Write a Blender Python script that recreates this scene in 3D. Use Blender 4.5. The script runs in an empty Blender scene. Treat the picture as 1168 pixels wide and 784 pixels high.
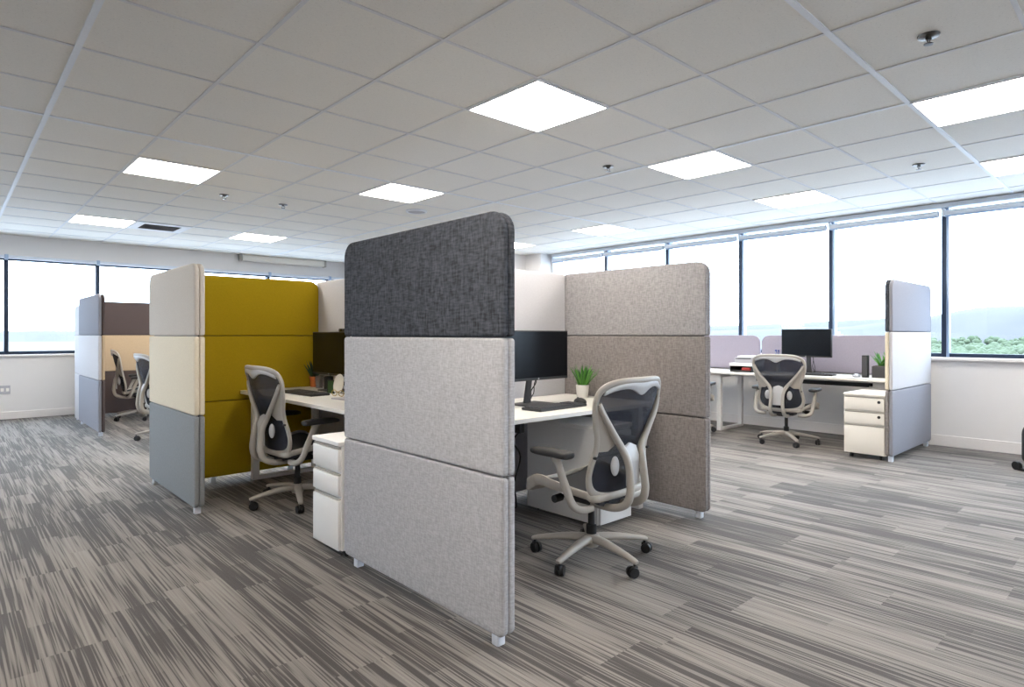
import bpy, bmesh, math, random
from mathutils import Vector, Matrix
random.seed(7)
PI = math.pi
C = bpy.context.scene.collection
SC = bpy.context.scene

# ------------------------------------------------------------------ camera, light, exposure
CAM_H = 1.13
cam = bpy.data.cameras.new('camera')
cam.sensor_width = 36.0
cam.lens = 699.7 / 1168 * 36
cam.shift_y = -10.5 / 1168
cam.clip_start, cam.clip_end = 0.05, 8000
co = bpy.data.objects.new('camera', cam)
C.objects.link(co)
co.location = (0, 0, CAM_H)
co.rotation_euler = (PI / 2, 0, math.radians(47.24 - 90))
SC.camera = co

SC.view_settings.view_transform = 'Standard'
SC.view_settings.look = 'None'
SC.view_settings.gamma = 1
SC.view_settings.use_curve_mapping = False
SC.view_settings.exposure = 1.08
SC.cycles.max_bounces = 10
SC.cycles.diffuse_bounces = 6
SC.cycles.transparent_max_bounces = 12
SC.cycles.caustics_reflective = False
SC.cycles.caustics_refractive = False
SC.cycles.sample_clamp_indirect = 4

SKY_COLOR, SKY_POWER = (0.68, 0.83, 1.0, 1), 5.6
LAMP_COLOR, LAMP_POWER = (1.0, 0.91, 0.80, 1), 15.0
w = bpy.data.worlds.new('sky')
SC.world = w
w.use_nodes = True
wb = w.node_tree.nodes['Background']
wb.inputs[0].default_value = SKY_COLOR
wb.inputs[1].default_value = SKY_POWER
sun = bpy.data.lights.new('sun', 'SUN')
sun.energy = 2.4
sun.angle = math.radians(1.0)
sun.color = (1.0, 0.97, 0.93)
so_ = bpy.data.objects.new('sun', sun)
C.objects.link(so_)
so_.location = (-20, -20, 40)
so_.rotation_euler = Vector((0.30, 0.30, -0.90)).to_track_quat('-Z', 'Y').to_euler()

# ------------------------------------------------------------------ materials
def lin(c):
    return tuple(((v / 255) / 12.92 if v / 255 <= 0.04045 else ((v / 255 + 0.055) / 1.055) ** 2.4) for v in c) + (1,)

def newmat(name):
    m = bpy.data.materials.new(name)
    m.use_nodes = True
    nt = m.node_tree
    b = nt.nodes['Principled BSDF']
    return m, nt, b

def N(nt, typ, **kw):
    n = nt.nodes.new(typ)
    for k, v in kw.items():
        setattr(n, k, v)
    return n

def plain(name, rgb, rough=0.5, metal=0.0, spec=0.5, speck=0.04, scale=60):
    """a solid with a faint procedural variation"""
    m, nt, b = newmat(name)
    c = lin(rgb)
    tc = N(nt, 'ShaderNodeTexCoord')
    no = N(nt, 'ShaderNodeTexNoise')
    no.inputs['Scale'].default_value = scale
    no.inputs['Detail'].default_value = 3
    nt.links.new(tc.outputs['Object'], no.inputs['Vector'])
    mx = N(nt, 'ShaderNodeMix', data_type='RGBA')
    mx.inputs[6].default_value = tuple(v * (1 - speck) for v in c[:3]) + (1,)
    mx.inputs[7].default_value = tuple(min(1, v * (1 + speck)) for v in c[:3]) + (1,)
    nt.links.new(no.outputs['Fac'], mx.inputs[0])
    nt.links.new(mx.outputs[2], b.inputs['Base Color'])
    b.inputs['Roughness'].default_value = rough
    b.inputs['Metallic'].default_value = metal
    b.inputs['Specular IOR Level'].default_value = spec
    return m

def fabric(name, rgb, var=0.25, rough=0.95, coarse=1.0, spec=0.1, bump=0.15):
    """woven upholstery: crossed threads and mottled yarn"""
    m, nt, b = newmat(name)
    c = lin(rgb)
    tc = N(nt, 'ShaderNodeTexCoord')
    outs = []
    for sc in ((1.0, 1.0, 0.22), (0.22, 0.22, 1.0)):
        mp = N(nt, 'ShaderNodeMapping')
        mp.inputs['Scale'].default_value = sc
        nt.links.new(tc.outputs['Object'], mp.inputs['Vector'])
        no = N(nt, 'ShaderNodeTexNoise')
        no.inputs['Scale'].default_value = 260 / coarse
        no.inputs['Detail'].default_value = 2
        nt.links.new(mp.outputs[0], no.inputs['Vector'])
        outs.append(no)
    ad = N(nt, 'ShaderNodeMath', operation='ADD')
    nt.links.new(outs[0].outputs['Fac'], ad.inputs[0])
    nt.links.new(outs[1].outputs['Fac'], ad.inputs[1])
    mr = N(nt, 'ShaderNodeMapRange')
    mr.inputs['From Min'].default_value = 0.72
    mr.inputs['From Max'].default_value = 1.28
    nt.links.new(ad.outputs[0], mr.inputs['Value'])
    mx = N(nt, 'ShaderNodeMix', data_type='RGBA')
    mx.inputs[6].default_value = tuple(v * (1 - var) for v in c[:3]) + (1,)
    mx.inputs[7].default_value = tuple(min(1, v * (1 + var)) for v in c[:3]) + (1,)
    nt.links.new(mr.outputs[0], mx.inputs[0])
    nt.links.new(mx.outputs[2], b.inputs['Base Color'])
    b.inputs['Roughness'].default_value = rough
    b.inputs['Specular IOR Level'].default_value = spec
    bp = N(nt, 'ShaderNodeBump')
    bp.inputs['Strength'].default_value = bump
    bp.inputs['Distance'].default_value = 0.002
    nt.links.new(ad.outputs[0], bp.inputs['Height'])
    nt.links.new(bp.outputs[0], b.inputs['Normal'])
    return m

def carpet_mat():
    m, nt, b = newmat('striated carpet planks')
    tc = N(nt, 'ShaderNodeTexCoord')
    sep = N(nt, 'ShaderNodeSeparateXYZ')
    nt.links.new(tc.outputs['Object'], sep.inputs[0])
    def math_(op, a, bb=None, cc=None):
        n = N(nt, 'ShaderNodeMath', operation=op)
        for i, v in enumerate((a, bb, cc)):
            if v is None: continue
            if isinstance(v, (int, float)): n.inputs[i].default_value = v
            else: nt.links.new(v, n.inputs[i])
        return n.outputs[0]
    X, Y = sep.outputs['X'], sep.outputs['Y']
    PW, PL = 0.235, 0.94
    col = math_('FLOOR', math_('DIVIDE', X, PW))
    wn0 = N(nt, 'ShaderNodeTexWhiteNoise', noise_dimensions='1D')
    nt.links.new(col, wn0.inputs['W'])
    ysh = math_('ADD', math_('DIVIDE', Y, PL), wn0.outputs['Value'])
    row = math_('FLOOR', ysh)
    cb = N(nt, 'ShaderNodeCombineXYZ')
    nt.links.new(col, cb.inputs[0]); nt.links.new(row, cb.inputs[1])
    wn = N(nt, 'ShaderNodeTexWhiteNoise', noise_dimensions='2D')
    nt.links.new(cb.outputs[0], wn.inputs['Vector'])
    rnd = wn.outputs['Value']
    def streak(sx, sy, detail, off):
        v = N(nt, 'ShaderNodeCombineXYZ')
        nt.links.new(math_('MULTIPLY', X, sx), v.inputs[0])
        nt.links.new(math_('ADD', math_('MULTIPLY', Y, sy), math_('MULTIPLY', rnd, 37.0)), v.inputs[1])
        v.inputs[2].default_value = off
        n = N(nt, 'ShaderNodeTexNoise')
        n.inputs['Scale'].default_value = 1
        n.inputs['Detail'].default_value = detail
        nt.links.new(v.outputs[0], n.inputs['Vector'])
        return n.outputs['Fac']
    s1 = streak(120, 1.7, 1.0, 0.0)     # fine threads
    s2 = streak(34, 1.2, 1.0, 5.0)      # broader streaks
    # blocks within each plank that start and stop square
    bcol = math_('FLOOR', math_('DIVIDE', X, PW / 3))
    bw0 = N(nt, 'ShaderNodeTexWhiteNoise', noise_dimensions='1D')
    nt.links.new(bcol, bw0.inputs['W'])
    brow = math_('FLOOR', math_('ADD', math_('MULTIPLY', ysh, 1.0), math_('MULTIPLY', math_('FLOOR', math_('MULTIPLY', bw0.outputs['Value'], 3.0)), 0.333)))
    cb2 = N(nt, 'ShaderNodeCombineXYZ')
    nt.links.new(bcol, cb2.inputs[0]); nt.links.new(brow, cb2.inputs[1])
    bwn = N(nt, 'ShaderNodeTexWhiteNoise', noise_dimensions='2D')
    nt.links.new(cb2.outputs[0], bwn.inputs['Vector'])
    big = streak(2.2, .9, 0.0, 11.0)
    v = math_('ADD', math_('ADD', math_('MULTIPLY', s1, 1.15), math_('MULTIPLY', s2, 0.55)),
              math_('ADD', math_('MULTIPLY', bwn.outputs['Value'], 0.26), math_('MULTIPLY', big, 0.5)))
    ramp = N(nt, 'ShaderNodeValToRGB')
    e = ramp.color_ramp.elements
    e[0].position, e[0].color = 0.0, lin((60, 55, 52))
    e[1].position, e[1].color = 1.0, lin((137, 131, 125))
    k = e.new(0.40); k.color = lin((67, 62, 59))
    k = e.new(0.54); k.color = lin((116, 110, 105))
    mr = N(nt, 'ShaderNodeMapRange')
    mr.inputs['From Min'].default_value = 0.86
    mr.inputs['From Max'].default_value = 1.60
    nt.links.new(v, mr.inputs['Value'])
    nt.links.new(mr.outputs[0], ramp.inputs[0])
    # short pile grain
    g = N(nt, 'ShaderNodeTexNoise')
    g.inputs['Scale'].default_value = 420
    nt.links.new(tc.outputs['Object'], g.inputs['Vector'])
    gm = N(nt, 'ShaderNodeMapRange')
    gm.inputs['From Min'].default_value = .3; gm.inputs['From Max'].default_value = .7
    gm.inputs['To Min'].default_value = .86; gm.inputs['To Max'].default_value = 1.14
    nt.links.new(g.outputs['Fac'], gm.inputs['Value'])
    mul = N(nt, 'ShaderNodeVectorMath', operation='SCALE')
    nt.links.new(ramp.outputs[0], mul.inputs[0]); nt.links.new(gm.outputs[0], mul.inputs['Scale'])
    nt.links.new(mul.outputs[0], b.inputs['Base Color'])
    b.inputs['Roughness'].default_value = 0.9
    b.inputs['Specular IOR Level'].default_value = 0.25
    b.inputs['Sheen Weight'].default_value = 0.15
    bp = N(nt, 'ShaderNodeBump')
    bp.inputs['Strength'].default_value = 0.25
    bp.inputs['Distance'].default_value = 0.004
    nt.links.new(g.outputs['Fac'], bp.inputs['Height'])
    nt.links.new(bp.outputs[0], b.inputs['Normal'])
    return m

def tile_mat():
    m, nt, b = newmat('mineral fibre ceiling tile')
    tc = N(nt, 'ShaderNodeTexCoord')
    vo = N(nt, 'ShaderNodeTexVoronoi')
    vo.inputs['Scale'].default_value = 55
    nt.links.new(tc.outputs['Object'], vo.inputs['Vector'])
    no = N(nt, 'ShaderNodeTexNoise')
    no.inputs['Scale'].default_value = 90
    nt.links.new(tc.outputs['Object'], no.inputs['Vector'])
    mr = N(nt, 'ShaderNodeMapRange')
    mr.inputs['From Min'].default_value = 0.04; mr.inputs['From Max'].default_value = 0.13
    nt.links.new(vo.outputs['Distance'], mr.inputs['Value'])
    mx = N(nt, 'ShaderNodeMix', data_type='RGBA')
    mx.inputs[6].default_value = lin((200, 195, 188)); mx.inputs[7].default_value = lin((238, 235, 228))
    nt.links.new(mr.outputs[0], mx.inputs[0])
    m2 = N(nt, 'ShaderNodeMix', data_type='RGBA', blend_type='MULTIPLY')
    m2.inputs[0].default_value = 1
    r2 = N(nt, 'ShaderNodeMapRange')
    r2.inputs['To Min'].default_value = 0.94; r2.inputs['To Max'].default_value = 1.05
    nt.links.new(no.outputs['Fac'], r2.inputs['Value'])
    nt.links.new(mx.outputs[2], m2.inputs[6]); nt.links.new(r2.outputs[0], m2.inputs[7])
    nt.links.new(m2.outputs[2], b.inputs['Base Color'])
    b.inputs['Roughness'].default_value = 0.75
    b.inputs['Specular IOR Level'].default_value = 0.3
    return m

def emit_mat(name, col, power):
    m, nt, b = newmat(name)
    nt.nodes.remove(b)
    e = N(nt, 'ShaderNodeEmission')
    e.inputs[0].default_value = col
    # prismatic diffuser: faint chequer in the brightness
    tc = N(nt, 'ShaderNodeTexCoord'); ch = N(nt, 'ShaderNodeTexChecker')
    ch.inputs['Scale'].default_value = 60
    nt.links.new(tc.outputs['Object'], ch.inputs['Vector'])
    mr = N(nt, 'ShaderNodeMapRange')
    mr.inputs['To Min'].default_value = power * 0.95; mr.inputs['To Max'].default_value = power * 1.05
    nt.links.new(ch.outputs['Fac'], mr.inputs['Value'])
    nt.links.new(mr.outputs[0], e.inputs[1])
    nt.links.new(e.outputs[0], nt.nodes['Material Output'].inputs[0])
    return m

def glass_mat():
    m, nt, b = newmat('window glass')
    nt.nodes.remove(b)
    t = N(nt, 'ShaderNodeBsdfTransparent'); t.inputs[0].default_value = (0.95, 0.97, 0.98, 1)
    g = N(nt, 'ShaderNodeBsdfGlossy'); g.inputs['Roughness'].default_value = 0.02
    fr = N(nt, 'ShaderNodeFresnel'); fr.inputs[0].default_value = 1.45
    mx = N(nt, 'ShaderNodeMixShader')
    ge = N(nt, 'ShaderNodeNewGeometry')       # the slab's inner faces reflect nothing
    inv = N(nt, 'ShaderNodeMath', operation='SUBTRACT'); inv.inputs[0].default_value = 1
    nt.links.new(ge.outputs['Backfacing'], inv.inputs[1])
    ml = N(nt, 'ShaderNodeMath', operation='MULTIPLY')
    nt.links.new(fr.outputs[0], ml.inputs[0]); nt.links.new(inv.outputs[0], ml.inputs[1])
    nt.links.new(ml.outputs[0], mx.inputs[0])
    nt.links.new(t.outputs[0], mx.inputs[1]); nt.links.new(g.outputs[0], mx.inputs[2])
    nt.links.new(mx.outputs[0], nt.nodes['Material Output'].inputs[0])
    return m

def clear_mat(name, rgb, fac):
    """open weave or clear plastic: part of the light passes through"""
    m, nt, b = newmat(name)
    b.inputs['Base Color'].default_value = lin(rgb)
    b.inputs['Roughness'].default_value = 0.6
    b.inputs['Specular IOR Level'].default_value = 0.3
    t = N(nt, 'ShaderNodeBsdfTransparent')
    tc = N(nt, 'ShaderNodeTexCoord'); no = N(nt, 'ShaderNodeTexNoise')
    no.inputs['Scale'].default_value = 220
    nt.links.new(tc.outputs['Object'], no.inputs['Vector'])
    mr = N(nt, 'ShaderNodeMapRange')
    mr.inputs['From Min'].default_value = .3; mr.inputs['From Max'].default_value = .7
    mr.inputs['To Min'].default_value = max(0, fac - .1); mr.inputs['To Max'].default_value = fac + .1
    nt.links.new(no.outputs['Fac'], mr.inputs['Value'])
    mx = N(nt, 'ShaderNodeMixShader')
    nt.links.new(mr.outputs[0], mx.inputs[0])
    nt.links.new(b.outputs[0], mx.inputs[1]); nt.links.new(t.outputs[0], mx.inputs[2])
    nt.links.new(mx.outputs[0], nt.nodes['Material Output'].inputs[0])
    return m

M = dict(
    carpet=carpet_mat(), tile=tile_mat(), glass=glass_mat(),
    lamp=emit_mat('lit diffuser', LAMP_COLOR, LAMP_POWER),
    wall=plain('white wall paint', (224, 222, 222), 0.8, speck=.015, scale=8),
    skirt=plain('white gloss trim', (226, 222, 221), 0.45),
    tee=plain('ceiling tee', (232, 235, 240), 0.5),
    tee_thin=plain('narrow ceiling tee', (222, 222, 224), 0.6),
    mullion=plain('dark anodised mullion', (38, 52, 74), 0.4, 0.4),
    alu=plain('pale aluminium', (150, 170, 198), 0.35, 0.5),
    blind=plain('grey roller blind', (214, 222, 232), 0.7),
    charcoal=fabric('charcoal tweed', (76, 79, 86), .45, coarse=2.2),
    grey=fabric('light grey weave', (186, 185, 188), .16, coarse=1.4),
    grey2=fabric('mid grey weave', (175, 174, 177), .16, coarse=1.4),
    greige=fabric('greige felt', (206, 199, 191), .05),
    cream=fabric('cream felt', (224, 213, 192), .05),
    slate=fabric('slate grey felt', (140, 143, 146), .08),
    olive=fabric('olive mustard felt', (166, 140, 26), .07),
    offwhite=fabric('off white felt', (196, 196, 201), .04),
    white_f=fabric('white felt', (194, 191, 193), .04),
    taupe=fabric('light taupe tweed', (158, 156, 158), .2, coarse=1.9),
    taupe2=fabric('dark taupe tweed', (138, 132, 131), .22, coarse=1.9),
    bluegrey=fabric('pale blue grey felt', (142, 142, 150), .05),
    lavender=fabric('lavender grey felt', (154, 149, 163), .05),
    brown=fabric('brown felt', (86, 76, 75), .06),
    tan=fabric('tan felt', (190, 168, 140), .06),
    white=plain('white laminate', (232, 230, 226), 0.4, speck=.01),
    white_metal=plain('white powder coat', (228, 227, 226), 0.45, speck=.01),
    bone=plain('bone white steel', (226, 222, 214), 0.5, speck=.01),
    foot=plain('pale grey foot', (222, 226, 236), 0.4),
    chair=plain('stone grey moulded plastic', (166, 161, 154), 0.42, speck=.02),
    chair_pale=plain('pale grey moulded plastic', (186, 187, 190), 0.4, speck=.02),
    weave=clear_mat('charcoal open weave', (42, 46, 58), 0.26),
    seatweave=plain('black seat weave', (30, 31, 35), 0.8),
    black=plain('black plastic', (24, 24, 26), 0.45),
    softblack=plain('black soft pad', (44, 43, 44), 0.55),
    dark=plain('dark grey plastic', (58, 58, 62), 0.5),
    screen=plain('black glossy screen', (8, 12, 18), 0.22, spec=.22, speck=.0),
    steel=plain('brushed steel', (96, 93, 90), 0.3, 0.8),
    leaf=plain('fresh green leaf', (74, 138, 44), 0.45, speck=.35, scale=30),
    leaf_dark=plain('dark green leaf', (38, 74, 40), 0.5, speck=.3, scale=30),
    leaf2=plain('deeper green leaf', (44, 98, 34), 0.45, speck=.3, scale=30),
    leaf_dark2=plain('deep green leaf', (26, 56, 34), 0.5, speck=.3, scale=30),
    soil=plain('soil', (60, 46, 36), 0.95, speck=.4),
    terracotta=plain('terracotta', (206, 118, 62), 0.7, speck=.08),
    ceramic=plain('white ceramic', (236, 234, 228), 0.3),
    smoke=clear_mat('smoky clear plastic', (150, 152, 156), 0.65),
    red=plain('red plastic', (186, 60, 54), 0.5),
    blue=plain('blue plastic', (40, 62, 130), 0.4),
    gold=plain('brass metal', (188, 160, 88), 0.3, 0.8),
    tray=plain('grey plastic tray', (176, 176, 184), 0.5),
    paper=plain('white paper', (240, 240, 240), 0.8),
    bounce_ground=plain('pale bounce ground', (166, 167, 170), 0.9, speck=.1, scale=.2),  # for the added ground disc that bounces daylight into the room
    hill=plain('hazy hillside', (56, 56, 58), 0.95, speck=.4, scale=.008),
    land=plain('dry valley ground', (64, 66, 60), 0.95, speck=.3, scale=.03),
    tree=plain('hazy green tree', (60, 72, 53), 0.95, speck=.3, scale=.3),
)

# ------------------------------------------------------------------ mesh helpers
def mesh_obj(name, bm, mat, parent=None, smooth=None, loc=None, rot=None):
    bmesh.ops.recalc_face_normals(bm, faces=bm.faces)
    me = bpy.data.meshes.new(name)
    bm.to_mesh(me); bm.free()
    if mat is not None: me.materials.append(mat)
    if smooth is not None:
        me.polygons.foreach_set('use_smooth', [True] * len(me.polygons))
        if smooth > 0: me.set_sharp_from_angle(angle=math.radians(smooth))
    o = bpy.data.objects.new(name, me)
    C.objects.link(o)
    if parent: o.parent = parent
    if loc: o.location = loc
    if rot: o.rotation_euler = rot
    return o

def tag(o, label=None, cat=None, group=None, kind=None):
    if label: o['label'] = label
    if cat: o['category'] = cat
    if group: o['group'] = group
    if kind: o['kind'] = kind
    return o

def thing(name, label, cat, loc=(0, 0, 0), rz=0.0, group=None):
    o = bpy.data.objects.new(name, None)
    o.empty_display_size = 0.05
    C.objects.link(o)
    o.location = loc; o.rotation_euler = (0, 0, rz)
    return tag(o, label, cat, group)

def dup(root, loc, rz, label, group=None):
    def rec(o, parent):
        c = o.copy(); C.objects.link(c)
        if parent: c.parent = parent
        for ch in list(o.children): rec(ch, c)
        return c
    r = rec(root, None)
    r.location = loc; r.rotation_euler = (0, 0, rz)
    r['label'] = label
    if group: r['group'] = group
    return r

def box(bm, x0, x1, y0, y1, z0, z1, bev=0.0, seg=2):
    t = bmesh.new()
    bmesh.ops.create_cube(t, size=1)
    for v in t.verts:
        v.co = Vector((x0 + (v.co.x + .5) * (x1 - x0), y0 + (v.co.y + .5) * (y1 - y0), z0 + (v.co.z + .5) * (z1 - z0)))
    if bev > 0:
        bmesh.ops.bevel(t, geom=t.edges[:], offset=bev, segments=seg, profile=.5, affect='EDGES')
    merge(bm, t)
    return bm

def merge(bm, t, mat=None):
    if mat is not None: t.transform(mat)
    me = bpy.data.meshes.new('tmp'); t.to_mesh(me); t.free()
    bm.from_mesh(me); bpy.data.meshes.remove(me)

def BX(*a, **k):
    return box(bmesh.new(), *a, **k)

def cyl(bm, p0, p1, r0, r1=None, n=16):
    r1 = r0 if r1 is None else r1
    p0, p1 = Vector(p0), Vector(p1)
    d = p1 - p0
    t = bmesh.new()
    bmesh.ops.create_cone(t, cap_ends=True, segments=n, radius1=r0, radius2=r1, depth=d.length)
    q = Vector((0, 0, 1)).rotation_difference(d.normalized()).to_matrix().to_4x4()
    merge(bm, t, Matrix.Translation((p0 + p1) / 2) @ q)
    return bm

def lathe(bm, prof, n=24, at=(0, 0, 0)):
    ax, ay, az = at
    rings = []
    for r, z in prof:
        if r < 1e-5: rings.append([bm.verts.new((ax, ay, az + z))])
        else: rings.append([bm.verts.new((ax + r * math.cos(2 * PI * k / n), ay + r * math.sin(2 * PI * k / n), az + z)) for k in range(n)])
    for a, b in zip(rings, rings[1:]):
        for k in range(n):
            q = [a[k % len(a)], a[(k + 1) % len(a)], b[(k + 1) % len(b)], b[k % len(b)]]
            u = []
            for v in q:
                if v not in u: u.append(v)
            if len(u) > 2: bm.faces.new(u)
    return bm

def catmull(pts, sub, closed=False):
    n = len(pts); out = []
    for i in range(n if closed else n - 1):
        p = [pts[(i + k - 1) % n] if closed else pts[min(max(i + k - 1, 0), n - 1)] for k in range(4)]
        for s in range(sub):
            t = s / sub
            out.append(tuple(.5 * (2 * b + (c - a) * t + (2 * a - 5 * b + 4 * c - d) * t * t + (3 * b - a - 3 * c + d) * t ** 3)
                             for a, b, c, d in zip(*p)))
    if not closed: out.append(tuple(pts[-1]))
    return out

def sweep(bm, pts, hint=(1, 0, 0), sub=5, closed=False, n=10, power=2.6):
    """pts: (x, y, z, half width, half depth); hint: the depth direction of the section"""
    P = catmull(pts, sub, closed)
    h = Vector(hint); m = len(P); rings = []
    for i, p in enumerate(P):
        a = Vector(P[(i - 1) % m][:3]) if closed or i > 0 else Vector(p[:3])
        b = Vector(P[(i + 1) % m][:3]) if closed or i < m - 1 else Vector(p[:3])
        t = (b - a).normalized()
        d = h - t * h.dot(t)
        if d.length < 0.15: d = Vector((0, 0, 1)) - t * t.z
        d.normalize(); s = t.cross(d)
        ring = []
        for k in range(n):
            an = 2 * PI * k / n
            cx, sx = math.cos(an), math.sin(an)
            e = 2 / power
            ring.append(bm.verts.new(Vector(p[:3]) + s * (p[3] * math.copysign(abs(cx) ** e, cx)) + d * (p[4] * math.copysign(abs(sx) ** e, sx))))
        rings.append(ring)
    prs = list(zip(rings, rings[1:])) + ([(rings[-1], rings[0])] if closed else [])
    for a, b in prs:
        for k in range(n): bm.faces.new((a[k], a[(k + 1) % n], b[(k + 1) % n], b[k]))
    if not closed:
        bm.faces.new(rings[0][::-1]); bm.faces.new(rings[-1])
    return bm

def tube(bm, pts, r, sub=4, n=8, closed=False):
    return sweep(bm, [tuple(p) + (r, r) for p in pts], hint=(0.31, 0.2, .9), sub=sub, n=n, power=2, closed=closed)

def sheet(bm, rows, thick, nrm=(1, 0, 0)):
    """rows of points -> a sheet with thickness along nrm"""
    off = Vector(nrm) * thick
    A = [[bm.verts.new(Vector(p)) for p in r] for r in rows]
    B = [[bm.verts.new(Vector(p) + off) for p in r] for r in rows]
    nr, nc = len(rows), len(rows[0])
    for i in range(nr - 1):
        for j in range(nc - 1):
            bm.faces.new((A[i][j], A[i][j + 1], A[i + 1][j + 1], A[i + 1][j]))
            bm.faces.new((B[i][j], B[i + 1][j], B[i + 1][j + 1], B[i][j + 1]))
    for i in range(nr - 1):
        bm.faces.new((A[i][0], A[i + 1][0], B[i + 1][0], B[i][0]))
        bm.faces.new((A[i][-1], B[i][-1], B[i + 1][-1], A[i + 1][-1]))
    for j in range(nc - 1):
        bm.faces.new((A[0][j], B[0][j], B[0][j + 1], A[0][j + 1]))
        bm.faces.new((A[-1][j], A[-1][j + 1], B[-1][j + 1], B[-1][j]))
    return bm

def rrect(x0, x1, z0, z1, radii, seg=7):
    """outline, corner radii in the order bottom-left, bottom-right, top-right, top-left"""
    out = []
    cs = ((x0, z0, 1, 1, PI), (x1, z0, -1, 1, 1.5 * PI), (x1, z1, -1, -1, 0), (x0, z1, 1, -1, .5 * PI))
    for (x, z, sx, sz, a0), r in zip(cs, radii):
        for k in range(seg + 1):
            a = a0 + .5 * PI * k / seg
            out.append((x + sx * r + r * math.cos(a), z + sz * r + r * math.sin(a)))
    return out

def pad_bm(x0, x1, z0, z1, y0, y1, radii, edge):
    """upholstered pad: outline in x-z, thickness y0..y1, edges rounded all round"""
    bm = bmesh.new()
    st = []
    for k in range(5):
        a = .5 * PI * k / 4
        st.append((y0 + edge * (1 - math.sin(a)), edge * (1 - math.cos(a))))
    st = [(y0 + edge * (1 - math.cos(.5 * PI * k / 4)), edge * (1 - math.sin(.5 * PI * k / 4))) for k in range(5)]
    st += [(y1 - edge * (1 - math.cos(.5 * PI * k / 4)), edge * (1 - math.sin(.5 * PI * k / 4))) for k in range(4, -1, -1)]
    rings = []
    for y, i in st:
        o = rrect(x0 + i, x1 - i, z0 + i, z1 - i, [max(r - i, .0015) for r in radii])
        rings.append([bm.verts.new((x, y, z)) for x, z in o])
    n = len(rings[0])
    for a, b in zip(rings, rings[1:]):
        for k in range(n): bm.faces.new((a[k], a[(k + 1) % n], b[(k + 1) % n], b[k]))
    bm.faces.new(rings[0]); bm.faces.new(rings[-1][::-1])
    return bm

# ------------------------------------------------------------------ the setting
def structure(name, bm, mat, smooth=None):
    return tag(mesh_obj(name, bm, mat, smooth=smooth), kind='structure')

RX, LY, CZ = 7.42, 10.55, 2.456       # window wall plane, far wall plane, ceiling height
BX0, BY0 = -4.6, -4.6                 # walls behind the camera
GT, GX, GY = 0.60, 0.4513, 3.4375     # ceiling module and its origin

structure('floor', BX(BX0 - .2, RX + .35, BY0 - .2, LY + .35, -.15, 0), M['carpet'])
structure('ceiling', BX(BX0 - .2, RX + .35, BY0 - .2, LY + .35, CZ + .002, CZ + .12), M['tile'])
# exposed tee grid of the suspended ceiling
bm = bmesh.new(); bt = bmesh.new()
for i in range(-9, 13):
    x = GX + i * GT
    if BX0 < x < RX:
        if i % 6 == 0: box(bt, x - .0135, x + .0135, BY0, LY, CZ - .004, CZ + .004)
        else: box(bm, x - .009, x + .009, BY0, LY, CZ - .002, CZ + .004)
for j in range(-14, 13):
    y = GY + j * GT
    if BY0 < y < LY:
        if j % 6 == 2: box(bt, BX0, RX, y - .0135, y + .0135, CZ - .0036, CZ + .004)
        else: box(bm, BX0, RX, y - .009, y + .009, CZ - .0016, CZ + .004)
structure('trim_1', bm, M['tee_thin'])
structure('trim_2', bt, M['tee'])

# window wall on the right
SILL, HEAD = 0.90, 2.44
RM = [1.60 + 1.083 * k for k in range(-5, 6)]       # mullions
structure('wall_right', box(BX(RX, RX + .25, BY0 - .2, LY + .35, 0, SILL), RX, RX + .25, BY0 - .2, LY + .35, HEAD, CZ + .01), M['wall'])
bm = BX(RX, RX + .25, 7.02, LY + .35, SILL - .01, HEAD + .01)
box(bm, RX, RX + .25, BY0 - .2, RM[0] - .01, SILL - .01, HEAD + .01)
structure('wall_right_end', bm, M['wall'])
structure('baseboard_right', BX(RX - .014, RX + .01, BY0, LY, 0, .11, bev=.004), M['skirt'])
structure('trim_3', BX(RX - .05, RX + .12, RM[0], 7.02, SILL - .035, SILL - .004, bev=.006), M['skirt'])    # sill board
structure('trim_4', BX(RX - .05, RX + .03, RM[0], 7.02, CZ - .050, CZ - .004, bev=.004), M['blind'])         # head pelmet
for k in range(10):
    y0, y1 = RM[k], RM[k + 1] if k < 9 else 7.02
    if k == 9: y1 = 7.02
    bm = BX(RX + .03, RX + .10, y0 + .012, y1 - .012, SILL - .004, SILL + .038)
    box(bm, RX + .03, RX + .10, y0 + .012, y1 - .012, HEAD - .02, HEAD + .004)
    wn = structure('window_%d' % (k + 1), bm, M['mullion'])
    mesh_obj('pane', BX(RX + .06, RX + .066, y0 + .012, y1 - .012, SILL + .036, HEAD - .018), M['glass'], wn)
    mu = BX(RX + .005, RX + .10, y0 - .028, y0 + .012, SILL - .004, HEAD + .004, bev=.003)
    mesh_obj('mullion', mu, M['mullion'], wn)
    mesh_obj('mullion_cap', BX(RX + .012, RX + .10, y0 - .050, y0 - .0285, SILL, HEAD - .02), M['alu'], wn)
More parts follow.
